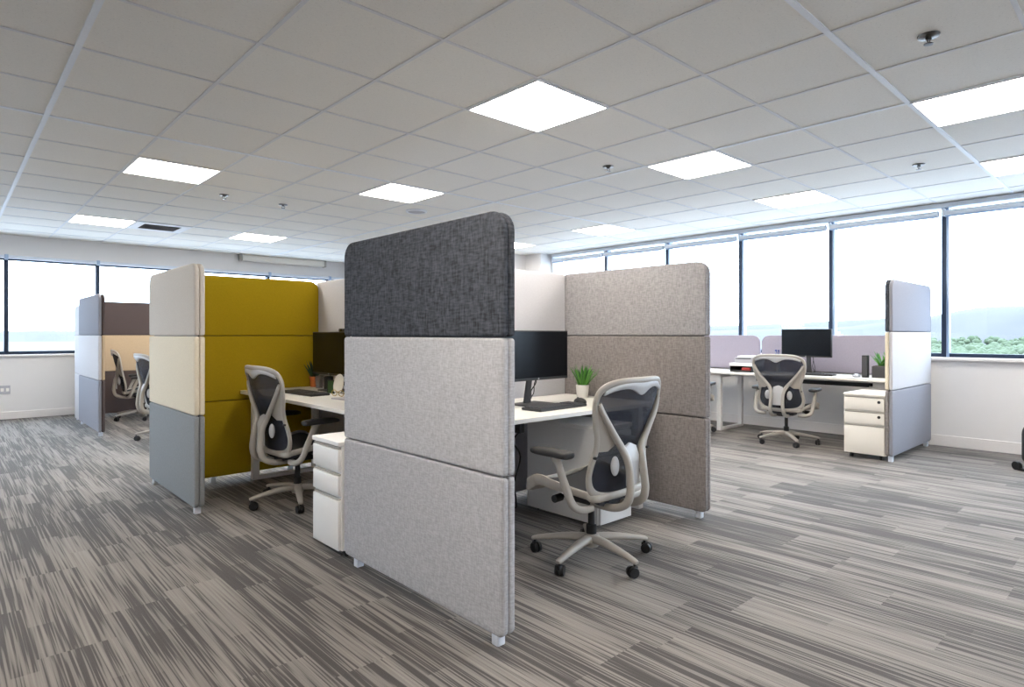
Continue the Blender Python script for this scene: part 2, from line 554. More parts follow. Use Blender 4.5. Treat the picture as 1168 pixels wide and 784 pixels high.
# roller blinds rolled up under the pelmet, one for each window
blind0 = None
for k in range(3, 10):
    y0, y1 = RM[k] + .03, (RM[k + 1] if k < 9 else 7.02) - .03
    bl = thing('roller_blind', 'x', 'blind', (RX - .02, (y0 + y1) / 2, 2.326), 0, 'rolled up blinds of the right window wall')
    hw = (y1 - y0) / 2
    mesh_obj('roll', cyl(bmesh.new(), (0, -hw, .022), (0, hw, .022), .034, n=20), M['blind'], bl, smooth=40)
    mesh_obj('bottom_bar', BX(-.038, -.030, -hw, hw, -.020, -.002, bev=.003), M['alu'], bl)
    mesh_obj('bracket', BX(-.028, .03, hw + .002, hw + .026, -.004, .070, bev=.003), M['blind'], bl)
    bl['label'] = {3: 'rolled blind of the window at the right edge of the photo',
                   4: 'rolled grey blind above the window with the hill and trees',
                   5: 'rolled grey blind above the window behind the lavender topped partition',
                   6: 'rolled grey blind above the window behind the right desk monitor',
                   7: 'rolled grey blind above the window right of the tall taupe partition',
                   8: 'rolled grey blind above the window over the taupe partition top',
                   9: 'rolled grey blind of the window next to the far corner pillar'}[k]

# far wall with windows, on the left
LS, LH = 0.86, 2.15
LM = [-3.75, -2.66, -1.58, -.49, .60, 1.62, 2.86, 4.08, 5.18, 5.62]
bm = BX(BX0 - .2, RX + .2, LY, LY + .25, 0, LS)
box(bm, BX0 - .2, RX + .2, LY, LY + .25, LH, CZ + .01)
structure('wall_back', bm, M['wall'])
bm = BX(BX0 - .2, LM[0] - .01, LY, LY + .25, LS - .01, LH + .01)
box(bm, LM[-1], RX + .2, LY, LY + .25, LS - .01, LH + .01)
structure('wall_back_end', bm, M['wall'])
structure('baseboard_back', BX(BX0, 5.5, LY - .014, LY + .01, 0, .10, bev=.004), M['skirt'])
structure('trim_5', BX(LM[0], 5.5, LY - .04, LY + .12, LS - .03, LS - .004, bev=.005), M['skirt'])
structure('trim_6', BX(LM[0], 5.5, LY - .05, LY + .04, LH - .01, LH + .03, bev=.004), M['blind'])
for k in range(9):
    x0, x1 = LM[k], LM[k + 1]
    bm = BX(x0 + .02, x1 - .02, LY + .03, LY + .10, LS - .004, LS + .042)
    box(bm, x0 + .02, x1 - .02, LY + .03, LY + .10, LH - .03, LH + .004)
    wn = structure('window_%d' % (k + 11), bm, M['mullion'])
    mesh_obj('pane', BX(x0 + .02, x1 - .02, LY + .06, LY + .066, LS + .04, LH - .028), M['glass'], wn)
    mesh_obj('mullion', BX(x0 - .024, x0 + .024, LY + .005, LY + .10, LS - .004, LH + .004, bev=.003), M['mullion'], wn)
    mesh_obj('blind_bracket', BX(x0 - .02, x0 + .02, LY - .06, LY + .0, LH - .03, LH + .04, bev=.003), M['alu'], wn)
# solid block of rooms in the far corner and its pillar
structure('wall_corner_block', BX(5.5, RX + .1, 7.42, LY + .1, 0, CZ + .01), M['wall'])
structure('pillar_corner', BX(7.17, RX + .05, 7.06, 7.45, 0, CZ + .01, bev=.004), M['wall'])
structure('baseboard_corner', BX(5.486, RX, 7.406, 7.42, 0, .10), M['skirt'])
# walls behind the camera, with glazed openings added as daylight fill
def wall_openings(ranges, lo, hi, put):
    e = [lo] + [v for r in ranges for v in r] + [hi]
    for k in range(0, len(e), 2): put(e[k], e[k + 1])
FILL_LW = [(6.2, 8.6)]
FILL_FW = [(4.2, 6.6)]
bm = BX(BX0 - .2, BX0, BY0 - .2, LY + .3, 0, SILL)
box(bm, BX0 - .2, BX0, BY0 - .2, LY + .3, HEAD, CZ + .01)
wall_openings(FILL_LW, BY0 - .2, LY + .3, lambda a, b: box(bm, BX0 - .2, BX0, a, b, SILL - .01, HEAD + .01))
structure('wall_left', bm, M['wall'])
bm2 = BX(BX0 - .2, RX + .3, BY0 - .2, BY0, 0, SILL)
box(bm2, BX0 - .2, RX + .3, BY0 - .2, BY0, HEAD, CZ + .01)
wall_openings(FILL_FW, BX0 - .2, RX + .3, lambda a, b: box(bm2, a, b, BY0 - .2, BY0, SILL - .01, HEAD + .01))
structure('wall_front', bm2, M['wall'])
for k, (a, b) in enumerate(FILL_LW): structure('window_%d' % (k + 21), BX(BX0 - .11, BX0 - .104, a, b, SILL - .01, HEAD + .01), M['glass'])  # unseen pane, added so daylight fills in from the left
for k, (a, b) in enumerate(FILL_FW): structure('window_%d' % (k + 31), BX(a, b, BY0 - .11, BY0 - .104, SILL - .01, HEAD + .01), M['glass'])  # unseen pane, added so daylight fills in from behind

# the valley outside, seen from an upper floor
bm = bmesh.new()
bmesh.ops.create_grid(bm, x_segments=24, y_segments=24, size=3500, matrix=Matrix.Translation((0, 0, -16)))
structure('ground_outside', bm, M['land'])
bm = bmesh.new()
bmesh.ops.create_circle(bm, cap_ends=True, segments=48, radius=260, matrix=Matrix.Translation((0, 0, -15.9)))
structure('ground_outside_bounce', bm, M['bounce_ground'])  # unseen pale disc added to bounce daylight up to the ceiling
def ridge(name, pts, depth, seed):
    """rounded hill range: pts are (x, y, height) along the crest"""
    rnd = random.Random(seed)
    P = catmull(pts, 14); rows = []
    for k, (x, y, h) in enumerate(P):
        d = Vector((x, y)).normalized(); row = []
        for q in range(13):
            s = q / 12 * 2 - 1
            hh = h * (math.cos(s * PI / 2) ** 1.3) * (1 + .035 * math.sin(k * .5 + q) + .015 * rnd.uniform(-1, 1)) - 16.5
            row.append((x + d.x * s * depth, y + d.y * s * depth, hh))
        rows.append(row)
    bm = bmesh.new()
    V = [[bm.verts.new(p) for p in r] for r in rows]
    for i in range(len(V) - 1):
        for j in range(12): bm.faces.new((V[i][j], V[i][j + 1], V[i + 1][j + 1], V[i + 1][j]))
    return structure(name, bm, M['hill'], smooth=0)
ridge('hills_outside', [(900, -700, 60), (1150, -330, 78), (1230, -60, 80), (1290, 100, 72), (1330, 250, 60), (1340, 420, 36), (1320, 600, 30), (1300, 900, 20)], 420, 3)
ridge('hills_outside_far', [(1700, 300, 60), (1500, 900, 40), (1300, 1500, 34), (700, 2000, 30), (100, 2200, 26), (-500, 2300, 22)], 380, 5)
# scattered trees on the valley floor: uncountable, hazy
bm = bmesh.new()
for k in range(1500):
    d = random.uniform(430, 980)
    a = math.radians(random.uniform(-6, 22))
    if .30 < a < .38: a -= .35
    x, y = d * math.cos(a), d * math.sin(a)
    r = random.uniform(1.6, 4.6)
    t = bmesh.new()
    bmesh.ops.create_icosphere(t, subdivisions=2, radius=r)
    for v in t.verts: v.co *= random.uniform(.72, 1.2)
    zc = -16 + r * .9 + max(0, (d - 780) * .045)
    merge(bm, t, Matrix.Translation((x, y, zc)) @ Matrix.Diagonal((1.1, 1.1, 1.0, 1)))
    cyl(bm, (x, y, -17), (x, y, zc), .5, n=6)
tag(mesh_obj('trees_outside', bm, M['tree'], smooth=0), 'hazy green trees in the valley outside the right window', 'trees', kind='stuff')
tb = thing('tower_building_outside', 'pale distant block on the skyline right of the desk monitor', 'building', (420, 147, -16), .3)
mesh_obj('body', BX(-3.5, 3.5, -3, 3, 0, 17), M['wall'], tb)
bm = bmesh.new()
for z in range(2, 16, 3):
    for y in (-2, 0, 2): box(bm, -3.56, -3.4, y - .6, y + .6, z, z + 1.6)
mesh_obj('windows', bm, M['alu'], tb)
mesh_obj('roof_plant', BX(-2, 2, -1.5, 1.5, 17, 18.5), M['wall'], tb)

# ------------------------------------------------------------------ ceiling fittings
def cell(i, j): return GX + (i + .5) * GT, GY + (j + .5) * GT
LIGHTS = [((3, -2), 'large bright ceiling light panel nearest the camera, top centre'),
          ((6, -2), 'ceiling light panel second in the row above the taupe partition'),
          ((9, -2), 'ceiling light panel close to the windows above the right desk'),
          ((6, -5), 'large ceiling light panel cut off at the upper right edge'),
          ((9, -5), 'smaller ceiling light panel cut off at the right edge near the windows'),
          ((1, 3), 'ceiling light panel above the cream topped partition on the left'),
          ((1, 8), 'ceiling light panel at far left beside the air vent'),
          ((4, 8), 'small far ceiling light panel above the wall screen case'),
          ((4, 2), 'ceiling light panel above left end of the charcoal partition'),
          ((9, 2), 'ceiling light panel before the far windows right of the charcoal partition'),
          ((0, -4), 'added square ceiling light out of view, fill for the near room'),  # panels out of view are added to brighten the near room
          ((-3, -2), 'added square ceiling light out of view, fill for the near room'),
          ((-3, 3), 'added square ceiling light out of view, fill for the near room'),
          ((-4, -8), 'added square ceiling light out of view, fill for the near room'),
          ((0, -9), 'added square ceiling light out of view, fill for the near room'),
          ((4, -9), 'added square ceiling light out of view, fill for the near room'),
          ((-4, 8), 'added square ceiling light out of view, fill for the near room'),
          ((9, 5), 'far ceiling light panel half hidden by the charcoal partition')]
l0 = None
for (ij, lab) in LIGHTS:
    x, y = cell(*ij)
    if l0 is None:
        l0 = thing('ceiling_light', lab, 'ceiling light', (x, y, CZ), 0, 'square recessed ceiling lights')
        bm = bmesh.new()
        for a in ((-.296, .296, -.296, -.283), (-.296, .296, .283, .296), (-.296, -.283, -.283, .283), (.283, .296, -.283, .283)):
            box(bm, *a, -.007, .0)
        mesh_obj('frame', bm, M['tee'], l0)
        mesh_obj('diffuser', BX(-.284, .284, -.284, .284, -.004, .001), M['lamp'], l0)
    else:
        dup(l0, (x, y, CZ), 0, lab)

x, y = cell(2, 8)
vt = thing('air_vent', 'square ceiling air vent with dark slots beside the far left light', 'air vent', (x, y, CZ))
bm = bmesh.new()
for a in ((-.295, .295, -.295, -.2), (-.295, .295, .2, .295), (-.295, -.2, -.2, .2), (.2, .295, -.2, .2)): box(bm, *a, -.008, 0)
mesh_obj('frame', bm, M['tee'], vt)
mesh_obj('duct_opening', BX(-.2, .2, -.2, .2, -.002, .001), M['black'], vt)
bm = bmesh.new()
for k in range(7):
    t = BX(-.2, .2, -.012, .012, -.0012, .0012)
    merge(bm, t, Matrix.Translation((0, -.17 + k * .057, -.006)) @ Matrix.Rotation(.5, 4, 'X'))
mesh_obj('slats', bm, M['tray'], vt)

def gpos(i, j): return (GX + i * GT, GY + j * GT, CZ)
def sprinkler(loc, lab, s=1.0):
    t = thing('ceiling_sprinkler', lab, 'sprinkler', loc, 0, 'ceiling sprinklers')
    mesh_obj('escutcheon', lathe(bmesh.new(), [(0, .001), (.038 * s, .001), (.036 * s, -.006), (.02 * s, -.010), (0, -.010)]), M['steel'], t, smooth=40)
    bm = lathe(bmesh.new(), [(0, -.009), (.011 * s, -.009), (.010 * s, -.02), (0, -.02)])
    for a in (0, PI):
        tube(bm, [(.011 * s * math.cos(a), 0, -.012), (.017 * s * math.cos(a), 0, -.024), (.003 * math.cos(a), 0, -.036)], .0025)
    lathe(bm, [(0, -.036), (.017 * s, -.037), (.016 * s, -.040), (0, -.041)])
    mesh_obj('head', bm, M['steel'], t, smooth=40)
    return t
sp = sprinkler(gpos(4.59, -4.49), 'chrome sprinkler near the upper right corner of the ceiling', 1.15)
dup(sp, gpos(8.56, -3.46), 0, 'small dark sprinkler between the right edge lights and the windows')
dup(sp, gpos(3.48, 4.59), 0, 'sprinkler right of the pair on the left side of the ceiling')
dup(sp, gpos(2.5, 4.51), 0, 'sprinkler left of the pair, right of the left light panel')
dup(sp, gpos(5.66, -.66), 0, 'tiny sprinkler between the two central light panels')
ds = thing('ceiling_speaker', 'round white ceiling speaker behind the charcoal partition top', 'ceiling speaker', gpos(5.45, 3.5))
mesh_obj('rim', lathe(bmesh.new(), [(.10, .001), (.115, .001), (.112, -.014), (.10, -.018), (.094, -.012), (.094, .001)], 32), M['tee'], ds, smooth=40)
mesh_obj('grille', lathe(bmesh.new(), [(0, .001), (.096, .001), (.096, -.010), (0, -.013)], 32), M['tray'], ds, smooth=40)

# long screen case under the ceiling on the far wall
scs = thing('projector_screen_case', 'long white horizontal case high on the far wall above the olive partition', 'screen case', (4.32, LY - .07, 2.345))
mesh_obj('case', BX(-.72, .72, -.055, .055, 0, .11, bev=.02, seg=3), M['bone'], scs, smooth=40)
for s in (-1, 1): mesh_obj('end_cap', BX(s * .735 - .018, s * .735 + .018, -.06, .068, -.006, .116, bev=.014), M['chair'], scs)
# wall socket on the far wall
so = thing('wall_socket', 'white double socket low on the far left wall', 'socket', (.585, LY, .335))
mesh_obj('plate', BX(-.058, .058, -.010, 0, 0, .115, bev=.004), M['tray'], so)
for s in (-1, 1): mesh_obj('outlet', BX(s * .027 - .017, s * .027 + .017, -.013, -.009, .035, .08, bev=.002), M['white'], so)

# ------------------------------------------------------------------ upholstered partitions
TIERS = [(.045, .617), (.621, 1.117), (1.121, 1.577)]
def partition(label, loc, ang, length, ca, cb, tiers=TIERS, feet=(.055, -.09), half=.031, r_top=.075, gap_cols=None, group='fabric partitions', name='acoustic_partition'):
    """local x along the panel; pads ca on +y, cb on -y, lower to upper"""
    t = thing(name, label, 'partition', (loc[0], loc[1], 0), ang, group)
    words = ('lower_pad', 'middle_pad', 'upper_pad')
    for k, (z0, z1) in enumerate(tiers):
        for col, y0, y1 in ((ca, .0012, half), (cb, -half, -.0012)):
            if col is None: continue
            r = [.016, .016, .016, .016]
            if k == 2: r[2] = r[3] = r_top
            if k == 0: r[0] = r[1] = .03
            mt, lab = col[k]
            p = mesh_obj(words[k], pad_bm(0, length, z0, z1, y0, y1, r, .0105), M[mt], t, smooth=35)
            p['label'] = lab
    bm = BX(.03, length - .03, -.004, .004, tiers[0][0] + .02, tiers[2][1] - .09)
    mesh_obj('core_panel', bm, M['dark'], t)
    for f in feet:
        x = f if f >= 0 else length + f
        mesh_obj('foot', BX(x - .019, x + .019, -.019, .019, 0, tiers[0][0] + .012, bev=.006), M['foot'], t, smooth=40)
    return t
def cols(*c): return [(a, b) for a, b in c]
A90 = PI / 2

M_cols = cols(('grey2', 'light grey lower pad'), ('grey', 'light grey middle pad'), ('charcoal', 'charcoal upper pad'))
partition('tall partition at the front, charcoal top pad over two light grey pads', (1.481, 1.615), A90, 1.18, M_cols, M_cols, feet=(.06, 1.085))
C_cols = cols(('slate', 'slate grey lower pad'), ('cream', 'cream middle pad'), ('greige', 'greige upper pad'))
partition('partition end with greige, cream and slate grey pads beside the olive one', (1.168, 4.13), A90, 1.15, C_cols, C_cols, feet=(.055, 1.09))
O_cols = cols(*[('olive', 'olive mustard pad')] * 3)
partition('olive mustard partition behind the left office chair', (1.203, 4.985), 0, 1.137, O_cols, O_cols, feet=(.3, .9))
W_cols = cols(*[('offwhite', 'off white pad')] * 3)
partition('off white partition behind the monitor and white potted plant', (1.99, 3.10), 0, 1.39, W_cols, W_cols, r_top=.03)
partition('off white partition beside the olive one, behind the left desk monitor', (2.372, 3.135), A90, 1.88, W_cols, W_cols, r_top=.03)
G_cols = cols(('taupe2', 'dark taupe lower pad'), ('taupe2', 'dark taupe middle pad'), ('taupe', 'light taupe upper pad'))
partition('tall taupe tweed partition behind the front office chair', (3.414, 1.93), A90, 1.20, G_cols, G_cols, feet=(.06, 1.1))
R_a = cols(('taupe2', 'taupe lower pad'), ('cream', 'cream middle pad'), ('charcoal', 'charcoal upper pad'))
R_b = cols(('bluegrey', 'pale lavender grey lower pad'), ('white_f', 'white middle pad'), ('bluegrey', 'pale lavender grey upper pad'))
partition('short partition with lavender grey and white pads against the window wall', (6.09, 1.71), 0, 1.25, R_a, R_b,
          tiers=[(.055, .632), (.636, 1.150), (1.154, 1.617)], feet=(.06, 1.18))
L_a = cols(('bluegrey', 'pale blue grey lower pad'), ('white_f', 'white middle pad'), ('bluegrey', 'pale blue grey upper pad'))
L_b = cols(('brown', 'brown lower pad'), ('tan', 'tan middle pad'), ('brown', 'brown upper pad'))
partition('far left partition end with blue grey and white pads, brown edged', (1.272, 8.04), A90, 1.36, L_a, L_b, feet=(.05, 1.28))
B_cols = cols(('brown', 'brown lower pad'), ('tan', 'tan middle pad'), ('brown', 'brown upper pad'))
partition('brown and tan striped partition behind the two far left chairs', (1.335, 9.985), 0, 1.3, B_cols, B_cols)
wp = cols(*[('white_f', 'white pad')] * 3)
partition('narrow white partition behind the far left blue grey one', (1.30, 9.415), A90, .53, wp, wp, tiers=[(.02, .62), (.621, 1.117), (1.121, 1.50)])

# ------------------------------------------------------------------ desks
def loop_leg(x, y0, y1, ztop, wdt=.05, th=.03):
    bm = BX(x - wdt / 2, x + wdt / 2, y0, y0 + wdt, 0, ztop, bev=.003)
    box(bm, x - wdt / 2, x + wdt / 2, y1 - wdt, y1, 0, ztop, bev=.003)
    box(bm, x - wdt / 2, x + wdt / 2, y0 + wdt - .002, y1 - wdt + .002, .0, th, bev=.003)
    box(bm, x - wdt / 2, x + wdt / 2, y0 + wdt - .002, y1 - wdt + .002, ztop - .04, ztop, bev=.003)
    return bm
DZ = .692
def desk(label, loc, ang, length, depth, legs, tray=None):
    """local x along the desk, user's edge at y = 0, back at y = depth"""
    t = thing('desk', label, 'desk', (loc[0], loc[1], 0), ang, 'white desks')
    mesh_obj('desktop', BX(0, length, 0, depth, DZ - .025, DZ, bev=.003), M['white'], t)
    for x in legs: mesh_obj('leg', loop_leg(x, .06, depth - .04, DZ - .0255), M['white_metal'], t)
    bm = BX(min(legs), max(legs), depth * .45, depth * .45 + .05, DZ - .06, DZ - .026)
    mesh_obj('crossbeam', bm, M['white_metal'], t)
    if tray:
        bm = BX(tray[0], tray[1], depth * .58, depth * .58 + .12, DZ - .11, DZ - .105)
        box(bm, tray[0], tray[1], depth * .58, depth * .58 + .004, DZ - .11, DZ - .03)
        box(bm, tray[0], tray[1], depth * .58 + .116, depth * .58 + .12, DZ - .11, DZ - .03)
        mesh_obj('cable_tray', bm, M['black'], t)
    return t
desk('white desk between the charcoal and taupe partitions', (1.72, 2.29), 0, 1.655, .77, (.40, 1.59), (.42, .95))
# the left desk: user's edge faces -x, so turn it by -90 degrees
desk('white desk in front of the olive partition', (1.69, 4.945), -A90, 1.80, .64, (.08, 1.72), (.5, 1.2))
desk('long white desk under the right windows', (6.63, 5.05), -A90, 3.30, .66, (.08, 1.40, 3.2), (1.7, 2.9))
desk('white desk in the far left bay behind the cream partition', (2.2, 9.9), -A90, 1.8, .65, (.06, 1.74))

# lavender desk screens against the windows
def desk_screen(label, y0, y1):
    t = thing('desk_screen', label, 'desk screen', (7.345, y0, 0), A90, 'lavender desk screens')
    mesh_obj('panel', pad_bm(0, y1 - y0, .70, 1.118, -.014, .014, [.01, .01, .09, .09], .008), M['lavender'], t, smooth=35)
    for x in (.2, y1 - y0 - .2): mesh_obj('clamp', BX(x - .03, x + .03, -.018, .018, DZ - .07, .72, bev=.004), M['white_metal'], t)
desk_screen('lavender desk screen behind the right monitor', 1.77, 3.435)
desk_screen('lavender desk screen left of the gap, behind the paper trays', 3.455, 5.05)

# ------------------------------------------------------------------ drawer pedestals
def pedestal(label, loc, ang, wdt=.315, depth=.5, top=.592, mt='white_metal', locks=0, z0=.045):
    """local: front at y = 0 facing -y, x across"""
    t = thing('drawer_pedestal', label, 'drawer unit', (loc[0], loc[1], 0), ang, 'three drawer pedestals')
    mesh_obj('body', BX(0, wdt, .018, depth, z0, top - .022, bev=.003), M[mt], t)
    mesh_obj('top_cap', BX(-.001, wdt + .001, -.002, depth + .001, top - .022, top, bev=.004), M[mt], t)
    H = top - .024 - z0
    hs = [(z0, z0 + H * .51), (z0 + H * .52, z0 + H * .745), (z0 + H * .755, z0 + H)]
    for k, (a, b) in enumerate(hs):
        d = mesh_obj('drawer', BX(.008, wdt - .008, .0, .02, a + .003, b - .016, bev=.004), M[mt], t, smooth=40)
        mesh_obj('pull_lip', BX(.012, wdt - .012, .006, .020, b - .014, b - .004, bev=.002), M['chair'], d)
        if locks and k > 0:
            mesh_obj('lock', cyl(bmesh.new(), (wdt - .05, -.004, b - .045), (wdt - .05, .004, b - .045), .013), M['black'], d, smooth=40)
    for x in (.05, wdt - .05):
        for y in (.07, depth - .06):
            mesh_obj('caster', cyl(cyl(bmesh.new(), (x - .01, y, z0 * .49), (x + .01, y, z0 * .49), z0 * .49), (x, y, z0 * .6), (x, y, z0 + .005), .008), M['black'], t, smooth=40)
    return t
pedestal('white drawer pedestal in front at left end of the charcoal partition', (1.437, 3.122), -A90, .30, .46, locks=0)
pedestal('pale drawer pedestal under the front desk behind the office chair', (2.77, 2.25), 0, .31, .60, z0=.022)
pedestal('white drawer pedestal with black locks beside the right partition', (6.10, 2.085), -A90, .345, .5, mt='bone', locks=1)

# ------------------------------------------------------------------ office chair
PZ = [(.35, -.170), (.40, -.190), (.46, -.203), (.52, -.210), (.58, -.218), (.66, -.240), (.75, -.270), (.85, -.292), (.95, -.308)]
def prof(z):
    for (a, xa), (b, xb) in zip(PZ, PZ[1:]):
        if z <= b: return xa + (xb - xa) * (max(z, a) - a) / (b - a)
    return PZ[-1][1]
def bx(y, z): return prof(z) + 1.0 * y * y
RING = [(0, .916), (.11, .915), (.182, .906), (.232, .880), (.252, .838), (.249, .785), (.232, .715), (.208, .650), (.200, .590),
        (.213, .525), (.220, .465), (.203, .410), (.158, .376), (.08, .362), (0, .360)]
def chair_build(label, loc, face, base_ang, group='office chairs'):
    t = thing('office_chair', label, 'office chair', (loc[0], loc[1], 0), face, group)
    ch, pale = M['chair'], M['chair_pale']
    # outer ring of the back
    full = [(y, z) for y, z in RING] + [(-y, z) for y, z in RING[-2:0:-1]]
    pts = [(bx(y, z), y, z, .015 if z > .45 else .019, .012) for y, z in full]
    bm = sweep(bmesh.new(), pts, sub=4, closed=True)
    ringc = catmull([(y, z) for y, z in RING], 6)
    def halfw(z):
        return max([abs(a[0]) + (abs(b[0]) - abs(a[0])) * ((z - a[1]) / (b[1] - a[1]) if abs(b[1] - a[1]) > 1e-6 else 0)
                    for a, b in zip(ringc, ringc[1:]) if min(a[1], b[1]) - 1e-6 <= z <= max(a[1], b[1]) + 1e-6] or [0])
    # webs between the ring and the spine arms
    def arm_y(z):
        K = [(.57, .068), (.60, .082), (.65, .128), (.70, .168), (.75, .205), (.80, .228), (.84, .244)]
        for (a, ya), (b, yb) in zip(K, K[1:]):
            if z <= b: return ya + (yb - ya) * (max(z, a) - a) / (b - a)
        return K[-1][1]
    for s in (-1, 1):
        rows = []
        for k in range(9):
            z = .585 + k * .0275
            y0, y1 = arm_y(z) + (.0 if z > .62 else (.62 - z) * 1.9), halfw(z)
            y0 = min(y0, y1 - .004)
            rows.append([(bx(y0 + (y1 - y0) * q / 4, z) - .006, s * (y0 + (y1 - y0) * q / 4), z) for q in range(5)])
        sheet(bm, rows, .008)
    bf = mesh_obj('back_frame', bm, ch, t, smooth=50)
    # crest with its dip
    rows = []
    for k in range(21):
        y = -.224 + .448 * k / 20
        zt = .909 - .55 * max(0, abs(y) - .12) ** 1.6 * 2.4
        dip = .030 + .034 * math.exp(-(y / .05) ** 2) - .10 * max(0, abs(y) - .13)
        rows.append([(bx(y, zt - dip * q / 3) - .009 - .006 * math.sin(PI * q / 3), y, zt - dip * q / 3) for q in range(4)])
    mesh_obj('top_crest', sheet(bmesh.new(), rows, .010), pale, t, smooth=50)
    # open weave
    rows = []
    for k in range(25):
        z = .368 + (.910 - .368) * k / 24
        wv = max(halfw(z) - .006, .01)
        rows.append([(bx(-wv + 2 * wv * q / 14, z) + .002, -wv + 2 * wv * q / 14, z) for q in range(15)])
    mesh_obj('back_weave', sheet(bmesh.new(), rows, .002), M['weave'], t, smooth=50)
    # spine: two arms that meet low, run down and hook under the seat
    for s in (-1, 1):
        p = [(bx(.24, .815) - .006, s * .242, .815, .012, .010), (bx(.205, .75) - .010, s * .205, .75, .014, .012),
             (bx(.13, .655) - .018, s * .130, .655, .016, .014), (bx(.075, .59) - .028, s * .078, .59, .018, .016),
             (-.262, s * .060, .53, .016, .018), (-.272, s * .058, .46, .015, .019), (-.276, s * .062, .39, .016, .019),
             (-.255, s * .066, .335, .017, .019), (-.19, s * .066, .305, .018, .018), (-.09, s * .062, .300, .018, .016), (-.02, s * .055, .305, .014, .012)]
        mesh_obj('spine_arm', sweep(bmesh.new(), p, sub=5), ch, t, smooth=50)
    rows = []
    for k in range(9):
        z = .415 + k * .0225
        hw = .048
        top = (z > .58)
        rows.append([(-.252 + (.02 if z > .55 else 0) * (z - .55) / .05, -hw + 2 * hw * q / 6, z + (.018 * (1 - abs(q - 3) / 3) if k == 8 else 0)) for q in range(7)])
    mesh_obj('spine_plate', sheet(bmesh.new(), rows, .010), pale, t, smooth=50)
    # lumbar pads
    for s in (-1, 1):
        bmn = bmesh.new(); bmesh.ops.create_uvsphere(bmn, u_segments=18, v_segments=12, radius=1)
        bmn.transform(Matrix.Translation((-.222, s * .108, .515)) @ Matrix.Diagonal((.016, .026, .046, 1)))
        mesh_obj('lumbar_pad', bmn, pale, t, smooth=60)
    for s in (-1, 1):
        mesh_obj('pivot_screw', cyl(bmesh.new(), (bx(.2, .56) - .022, s * .212, .56), (bx(.2, .56), s * .212, .56), .007), M['black'], t, smooth=40)
    # seat
    def sz(x):
        u = (x + .17) / .38
        return .352 + .058 * min(1, u / .75) - (.035 * max(0, (u - .78) / .22) ** 2)
    def shw(x):
        u = (x + .17) / .38
        return .165 + .078 * min(1, u * 1.7) ** .8 - .03 * max(0, (u - .8) / .2) ** 2
    rows = []
    for k in range(15):
        x = -.17 + .38 * k / 14; hw = shw(x) - .01
        rows.append([(x, -hw + 2 * hw * q / 12, sz(x) - .012 + .030 * abs(q / 6 - 1) ** 2.4) for q in range(13)])
    mesh_obj('seat', sheet(bmesh.new(), rows, -.012, (0, 0, 1)), M['seatweave'], t, smooth=50)
    edge = []
    xs = [-.17 + .38 * k / 8 for k in range(9)]
    for s in (-1, 1):
        side = [(x, s * shw(x), sz(x) + .010 - .006 * (k == 8)) for k, x in enumerate(xs)]
        edge += side if s < 0 else side[::-1]
    hd = [(x, y, z - .006 * max(0, x) / .2, .011, .018 + .010 * max(0, min(1, (x + .05) / .2))) for x, y, z in edge]
    mesh_obj('seat_frame', sweep(bmesh.new(), hd, hint=(0, 0, 1), sub=4, closed=True), ch, t, smooth=50)
    # pan and tilt mechanism
    rows = []
    for k in range(9):
        x = -.14 + .28 * k / 8
        hw = .15 - .03 * abs(k / 4 - 1)
        rows.append([(x, -hw + 2 * hw * q / 8, sz(x) - .045 + .022 * abs(q / 4 - 1) ** 2) for q in range(9)])
    mesh_obj('seat_pan', sheet(bmesh.new(), rows, -.018, (0, 0, 1)), M['dark'], t, smooth=50)
    bm = BX(-.11, .12, -.075, .075, .285, .340, bev=.018, seg=3)
    mesh_obj('tilt_mechanism', bm, M['black'], t, smooth=50)
    for s in (-1, 1):
        bm = cyl(bmesh.new(), (.06, s * .06, .335), (.06, s * .17, .33), .009)
        cyl(bm, (.06, s * .165, .33), (.06, s * .215, .328), .019)
        mesh_obj('tilt_knob', bm, M['black'], t, smooth=40)
    # arms
    for s in (-1, 1):
        p = [(-.13, s * .16, .312, .016, .014), (-.125, s * .235, .315, .018, .015), (-.105, s * .277, .345, .018, .017),
             (-.075, s * .288, .42, .017, .019), (-.045, s * .290, .49, .015, .019), (-.02, s * .288, .54, .016, .020), (.0, s * .285, .556, .02, .02)]
        mesh_obj('arm_support', sweep(bmesh.new(), p, hint=(1, 0, 0), sub=5), ch, t, smooth=50)
        bm = bmesh.new()
        pp = [(-.10, s * .285, .568, .026, .012), (-.085, s * .285, .568, .042, .017), (-.02, s * .284, .571, .047, .018), (.06, s * .280, .570, .044, .018),
              (.12, s * .274, .568, .036, .016), (.15, s * .270, .565, .020, .010)]
        mesh_obj('arm_pad', sweep(bm, pp, hint=(0, 0, 1), sub=5, n=14, power=3), M['softblack'], t, smooth=60)
    # gas column and five star base
    bm = lathe(bmesh.new(), [(0, .07), (.026, .07), (.026, .17), (.017, .175), (.017, .30), (0, .30)])
    mesh_obj('gas_column', bm, M['black'], t, smooth=40)
    bm = lathe(bmesh.new(), [(0, .065), (.035, .065), (.043, .085), (.042, .118), (.032, .128), (0, .128)])
    mesh_obj('base_hub', bm, ch, t, smooth=40)
    for k in range(5):
        a = base_ang - face + 2 * PI * k / 5
        ca, sa = math.cos(a), math.sin(a)
        p = [(.02 * ca, .02 * sa, .103, .027, .022), (.10 * ca, .10 * sa, .103, .024, .019), (.22 * ca, .22 * sa, .088, .019, .014),
             (.295 * ca, .295 * sa, .074, .016, .011), (.312 * ca, .312 * sa, .070, .011, .008)]
        mesh_obj('base_leg', sweep(bmesh.new(), p, hint=(0, 0, 1), sub=4), ch, t, smooth=50)
        cx, cy = .298 * ca, .298 * sa
        yaw = a + .9 + k
        wx, wy = math.cos(yaw), math.sin(yaw)
        bm = cyl(bmesh.new(), (cx, cy, .045), (cx, cy, .075), .007)
